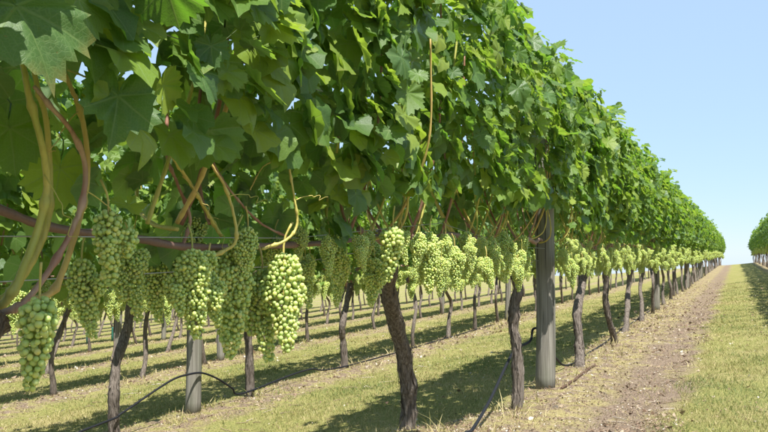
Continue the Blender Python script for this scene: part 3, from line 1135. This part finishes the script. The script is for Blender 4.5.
for k in range(3, 11):
    yy = abs(row_x(k)) / 1.167 - 2.2
    end = 38 if k < 5 else (34 if k < 8 else yy + 21)
    i = 0
    while yy < end:
        o = ordinal(i)
        near_lab = f'vine of the {NAMES[k]} row back, {o} from the left end of that row' if o and i < 12 and k < 6 else f'vine of the {NAMES[k]} row back, among its distant thin trunks'
        far_vine(row_x(k) + random.uniform(-.05, .05), yy, near_lab, f'grape vines in the {NAMES[k]} row', 3000 + 100 * k + i, k == 3 and yy < 10)
        yy += random.uniform(1.3, 1.6)
        i += 1


# ------------------------------------------------------------------ posts, wires, hoses
def post_mesh(seed, r, h, sides=20):
    rng = np.random.default_rng(seed)
    n = 16
    z = np.linspace(-.05, h, n)
    lean = rng.normal(0, .012, 2)
    path = np.stack([lean[0] * z + .006 * np.sin(z * 3), lean[1] * z, z], -1)
    rad = r * (1 + .02 * np.sin(z * 5 + seed)) * np.where(z > h - .02, .93, 1.0)
    return tube_mesh('post_wood', path, rad, M_POST, sides, .006, .006, seed)


def staple_mesh(r, z):
    v, f = tube(catmull([(r - .004, -.012, z), (r + .006, -.010, z), (r + .009, 0, z), (r + .006, .010, z), (r - .004, .012, z)], 9), .0016, 5)
    return mesh_np('staple', v, f, M_WIRE)


def build_post(x, y, r, h, label, seed, group='trellis posts'):
    p = add('trellis_post', post_mesh(seed, r, h))
    p.location = (x, y, s1(x, y))
    tag(p, label, 'post', group)
    add('staple', staple_mesh(r, CORDON), p)
    return p


PY = 6.22
build_post(ROW_X, PY, .074, 2.05, 'round weathered wooden post standing among the near row of trunks', 1)
P2 = P(193, 414, row_x(2))
build_post(row_x(2), P2.y, .062, 2.05, 'round grey post of the second row below the large grape bunches', 2)
for j, yb in enumerate([15.6, 25.5, 36.0]):
    build_post(ROW_X, yb, .07, 2.05, ['wooden post deeper along the near row, second from the viewer', 'wooden post well along the near row, third from the viewer', 'wooden post far along the near row, fourth from the viewer'][j], 5 + j)
for k, yb, t in [(2, 15.2, 'second'), (3, 9.6, 'third'), (4, 10.5, 'fourth'), (3, 19.0, 'third'), (5, 15.0, 'fifth')]:
    far = ' farther off' if yb > 15.1 and k < 4 else ''
    build_post(row_x(k), yb, .055, 2.0, f'slim trellis post standing in the {t} row back{far}', 10 + k + int(yb))


def wire(x, z, y0, y1, label, r=.0016):
    ys = np.linspace(y0, y1, 44)
    g = terrain(np.full(44, x), ys)
    sag = .012 * np.sin((ys - y0) / 6.0 * math.pi) ** 2
    path = np.stack([np.full(44, x), ys, g + z - sag], -1)
    o = add('trellis_wire', tube_mesh('wire', path, r, M_WIRE, 5))
    tag(o, label, 'wire', 'trellis wires')


wire(ROW_X + .02, CORDON - .02, -2, 60, 'thin metal fruiting wire running along the near row arms')
wire(ROW_X - .03, CORDON - .11, -2, 60, 'thin lower metal wire running just beneath the near row arms')
wire(ROW_X + .10, 1.62, -2, 60, 'upper metal foliage wire running through the near row leaves')
wire(row_x(2), CORDON - .02, 0, 46, 'metal fruiting wire of the second row behind the grapes')
wire(row_x(3), CORDON - .02, 2, 46, 'metal fruiting wire of the third row back')

hose_pts = [P(452, 452, -1.30), P(472, 430, -1.32), P(490, 400, -1.36), P(505, 368, -1.42), P(515, 350, -1.46), P(530, 341, -1.46), (ROW_X - .085, PY - .02, .50), (ROW_X - .085, PY + .3, .44), (ROW_X - .10, PY + .9, .16), (ROW_X - .10, PY + 1.6, .02), (ROW_X - .06, 9.5, .035), (ROW_X - .09, 12, .03), (ROW_X - .06, 16, .03)]
hp = catmull([tuple(p) for p in hose_pts], 120)
hp[:, 2] = np.maximum(hp[:, 2], surf(hp[:, 0], hp[:, 1]) + .008)
tag(add('drip_hose', tube_mesh('hose', hp, .0095, M_HOSE, 9)), 'thick dark hose rising from the ground to the near wooden post', 'hose', 'irrigation hoses')
x2 = row_x(2)
hp2 = catmull([tuple(v) for v in [(x2 + .05, 1.5, s1(x2, 1.5) + .02), (x2 + .05, 2.9, s1(x2, 2.9) + .03), P(100, 424, x2 + .06), P(122, 413, x2 + .07), P(150, 394, x2 + .075), P(172, 380, x2 + .08), P(186, 375, x2 + .085), P(202, 373, x2 + .085), P(218, 379, x2 + .075), P(232, 388, x2 + .06), P(244, 393, x2 + .05), (x2 + .05, 7.2, s1(x2, 7.2) + .10), (x2 + .05, 8.3, s1(x2, 8.3) + .03), (x2 + .05, 14, s1(x2, 14) + .03)]], 110)
hp2[:, 2] = np.maximum(hp2[:, 2], surf(hp2[:, 0], hp2[:, 1]) + .008)
tag(add('drip_hose', tube_mesh('hose', hp2, .0085, M_HOSE, 8)), 'thin black drip hose sagging either side of the second row post', 'hose', 'irrigation hoses')
for u, lab in [(88, 'short green plastic guard far behind at left, left one of two'), (113, 'short green plastic guard far behind at left, right one of two')]:
    q = P(u, 340, row_x(6) + .15)
    st = add('vine_guard', tube_mesh('vine_guard', [(0, 0, -.03), (0, 0, .15), (.004, 0, .33), (.004, .003, .36)], [.046, .045, .044, .040], M_STAKE, 10))
    st.location = (q.x, q.y, s1(q.x, q.y))
    tag(st, lab, 'vine guard', 'green vine guards')


# ------------------------------------------------------------------ ground cover
def zone(x):
    return (x - ROW_X + .85) % PITCH_X - .85


def lumpy(x, y, seed):
    a = seed * 1.7
    return .5 + .25 * np.sin(2.3 * x + a + 1.4 * np.sin(1.1 * y + a)) + .25 * np.sin(3.7 * y + 2 * a + 1.7 * np.sin(2.9 * x))


def in_view(x, y, margin=1.25):
    d = np.stack([x, y], -1)
    fwd = np.array([-math.sin(YAW), math.cos(YAW)])
    rgt = np.array([math.cos(YAW), math.sin(YAW)])
    z = d @ fwd
    r = d @ rgt
    return (z > 3.0) & (np.abs(r) < z * .48 * margin + .7)


def scatter(n, ymax, seed):
    """Random ground points, denser near the camera."""
    rng = np.random.default_rng(seed)
    fwd = np.array([-math.sin(YAW), math.cos(YAW)])
    rgt = np.array([math.cos(YAW), math.sin(YAW)])
    z = 3.2 * (ymax / 3.2) ** rng.random(n)
    r = rng.uniform(-1, 1, n) * (z * .56 + .6)
    p = z[:, None] * fwd + r[:, None] * rgt
    return p[:, 0], p[:, 1], z, rng


def build_grass():
    x, y, z, rng = scatter(420000, 26, 5)
    ph = zone(x) + (lumpy(x, y, 3) - .5) * .3
    dens = np.full(len(x), .85)
    dens = np.where((ph > -.4) & (ph < .40), np.where(x > -1.5, .20, .30), dens)
    dens = np.where((ph >= .40) & (ph < .95) & (x > -1.5), .10, dens)
    dens *= .35 + .9 * lumpy(x * 2.1, y * 1.7, 9)
    keep = rng.random(len(x)) < dens
    x, y, z, ph = x[keep], y[keep], z[keep], ph[keep]
    n = len(x)
    zz = surf(x, y)
    far = np.clip(z / 6, .8, 2.8)
    h = rng.uniform(.010, .028, n) * (1 + .5 * lumpy(x, y, 4)) * np.where(rng.random(n) < .02, 1.8, 1.0)
    weed = (np.abs(ph) < .30) & (lumpy(x * 3.1, y * 2.6, 21) > .80)
    h = np.where(weed, h * rng.uniform(1.5, 3.6, n), h)
    wd = rng.uniform(.0011, .0023, n) * far * np.where(weed, 1.5, 1)
    a = rng.uniform(0, 6.28, n)
    b = rng.uniform(0, 6.28, n)
    ln = rng.uniform(.3, 1.3, n) * h
    sx, sy = np.cos(a) * wd, np.sin(a) * wd
    dx, dy = np.cos(b) * ln, np.sin(b) * ln
    base = np.stack([x, y, zz - .004], -1)
    v0 = base + np.stack([-sx, -sy, 0 * sx], -1)
    v1_ = base + np.stack([sx, sy, 0 * sx], -1)
    m = base + np.stack([dx * .4, dy * .4, h * .62], -1)
    v2_ = m + np.stack([-sx * .8, -sy * .8, 0 * sx], -1)
    v3_ = m + np.stack([sx * .8, sy * .8, 0 * sx], -1)
    v4_ = base + np.stack([dx, dy, h], -1)
    V = np.stack([v0, v1_, v2_, v3_, v4_], 1).reshape(-1, 3)
    o = np.arange(n)[:, None] * 5
    T = np.concatenate([o + [0, 1, 3], o + [0, 3, 2], o + [2, 3, 4]], 1).reshape(-1, 3)
    dryness = np.clip(.25 + .55 * lumpy(x * .8, y * .7, 6) * 1.0 + rng.normal(0, .20, n) + np.where((ph > -.3) & (ph < np.where(x > -1.6, 1.0, .45)), .22, 0), 0, 1)
    g = add('grass', mesh_np('grass', V, T, M_GRASS, False, None, ('blade_variation', np.repeat(dryness, 5))))
    tag(g, 'short dry green and straw coloured grass between the rows', 'grass', None, 'stuff')


def build_litter():
    x, y, z, rng = scatter(200000, 30, 6)
    ph = zone(x) + (lumpy(x, y, 2) - .5) * .25
    dens = np.where((ph > -.2) & (ph < np.where(x > -1.6, 1.0, .5)), .85, .07) * (.3 + lumpy(x * 1.9, y * 2.3, 12))
    keep = rng.random(len(x)) < dens
    x, y, z = x[keep], y[keep], z[keep]
    n = len(x)
    zz = surf(x, y)
    s = rng.uniform(.003, .012, n) * np.where(rng.random(n) < .06, 2.2, 1) * np.clip(z / 8, .8, 1.6)
    el = rng.uniform(.15, .8, n)
    a = rng.uniform(0, 6.28, n)
    ux, uy = np.cos(a), np.sin(a)
    c = np.stack([x, y, zz + rng.uniform(.002, .018, n)], -1)
    e1 = np.stack([ux * s, uy * s, rng.normal(0, .3, n) * s], -1)
    e2 = np.stack([-uy * s * el, ux * s * el, rng.normal(0, .35, n) * s], -1)
    lift = np.stack([0 * s, 0 * s, s * rng.uniform(-.2, .6, n)], -1)
    V = np.stack([c - e1 + lift, c - e2 * .9, c + e1 * 1.1 + lift, c + e2, c], 1).reshape(-1, 3)
    o = np.arange(n)[:, None] * 5
    T = np.concatenate([o + [4, 0, 1], o + [4, 1, 2], o + [4, 2, 3], o + [4, 3, 0]], 1).reshape(-1, 3)
    g = add('leaf_litter', mesh_np('leaf_litter', V, T, M_LITTER, False, None, ('blade_variation', np.repeat(rng.random(n) ** 1.35, 5))))
    tag(g, 'dead leaves and bark flakes strewn on the soil beside the rows', 'leaf litter', None, 'stuff')


def build_twigs():
    x, y, z, rng = scatter(1700, 18, 8)
    ph = zone(x)
    keep = (ph > -.3) & (ph < 1.05)
    x, y = x[keep], y[keep]
    V, T, A, off = [], [], [], 0
    zz = surf(x, y)
    for i in range(len(x)):
        L = rng.uniform(.02, .08)
        a = rng.uniform(0, 6.28)
        d = np.array([math.cos(a), math.sin(a), rng.normal(0, .08)]) * L
        b = np.array([-d[1], d[0], rng.uniform(0, .2) * L]) * rng.uniform(-.25, .25)
        c = np.array([x[i], y[i], zz[i] + .006])
        v, f = tube(np.array([c - d, c + b, c + d]), rng.uniform(.0015, .0035), 3, cap=False)
        V.append(v)
        T += [tuple(q + off for q in ff) for ff in f]
        A.append(np.full(len(v), rng.uniform(.35, 1)))
        off += len(v)
    g = add('dry_prunings', mesh_np('dry_prunings', np.vstack(V), T, M_LITTER, True, None, ('blade_variation', np.concatenate(A))))
    tag(g, 'pale dry pruning twigs scattered along the foot of the rows', 'twigs', None, 'stuff')


build_grass()
build_litter()
build_twigs()
br = catmull([tuple(P(u, v, -1.22)) for u, v in [(562, 392), (570, 384), (584, 379), (594, 383)]], 16)
br[:, 2] = np.maximum(br[:, 2], surf(br[:, 0], br[:, 1]) + .012)
tag(add('fallen_cane', tube_mesh('fallen_cane', br, .010, M_LITTER, 7, .05)), 'curved pale dead cane lying on the soil right of the wooden post', 'dead cane')
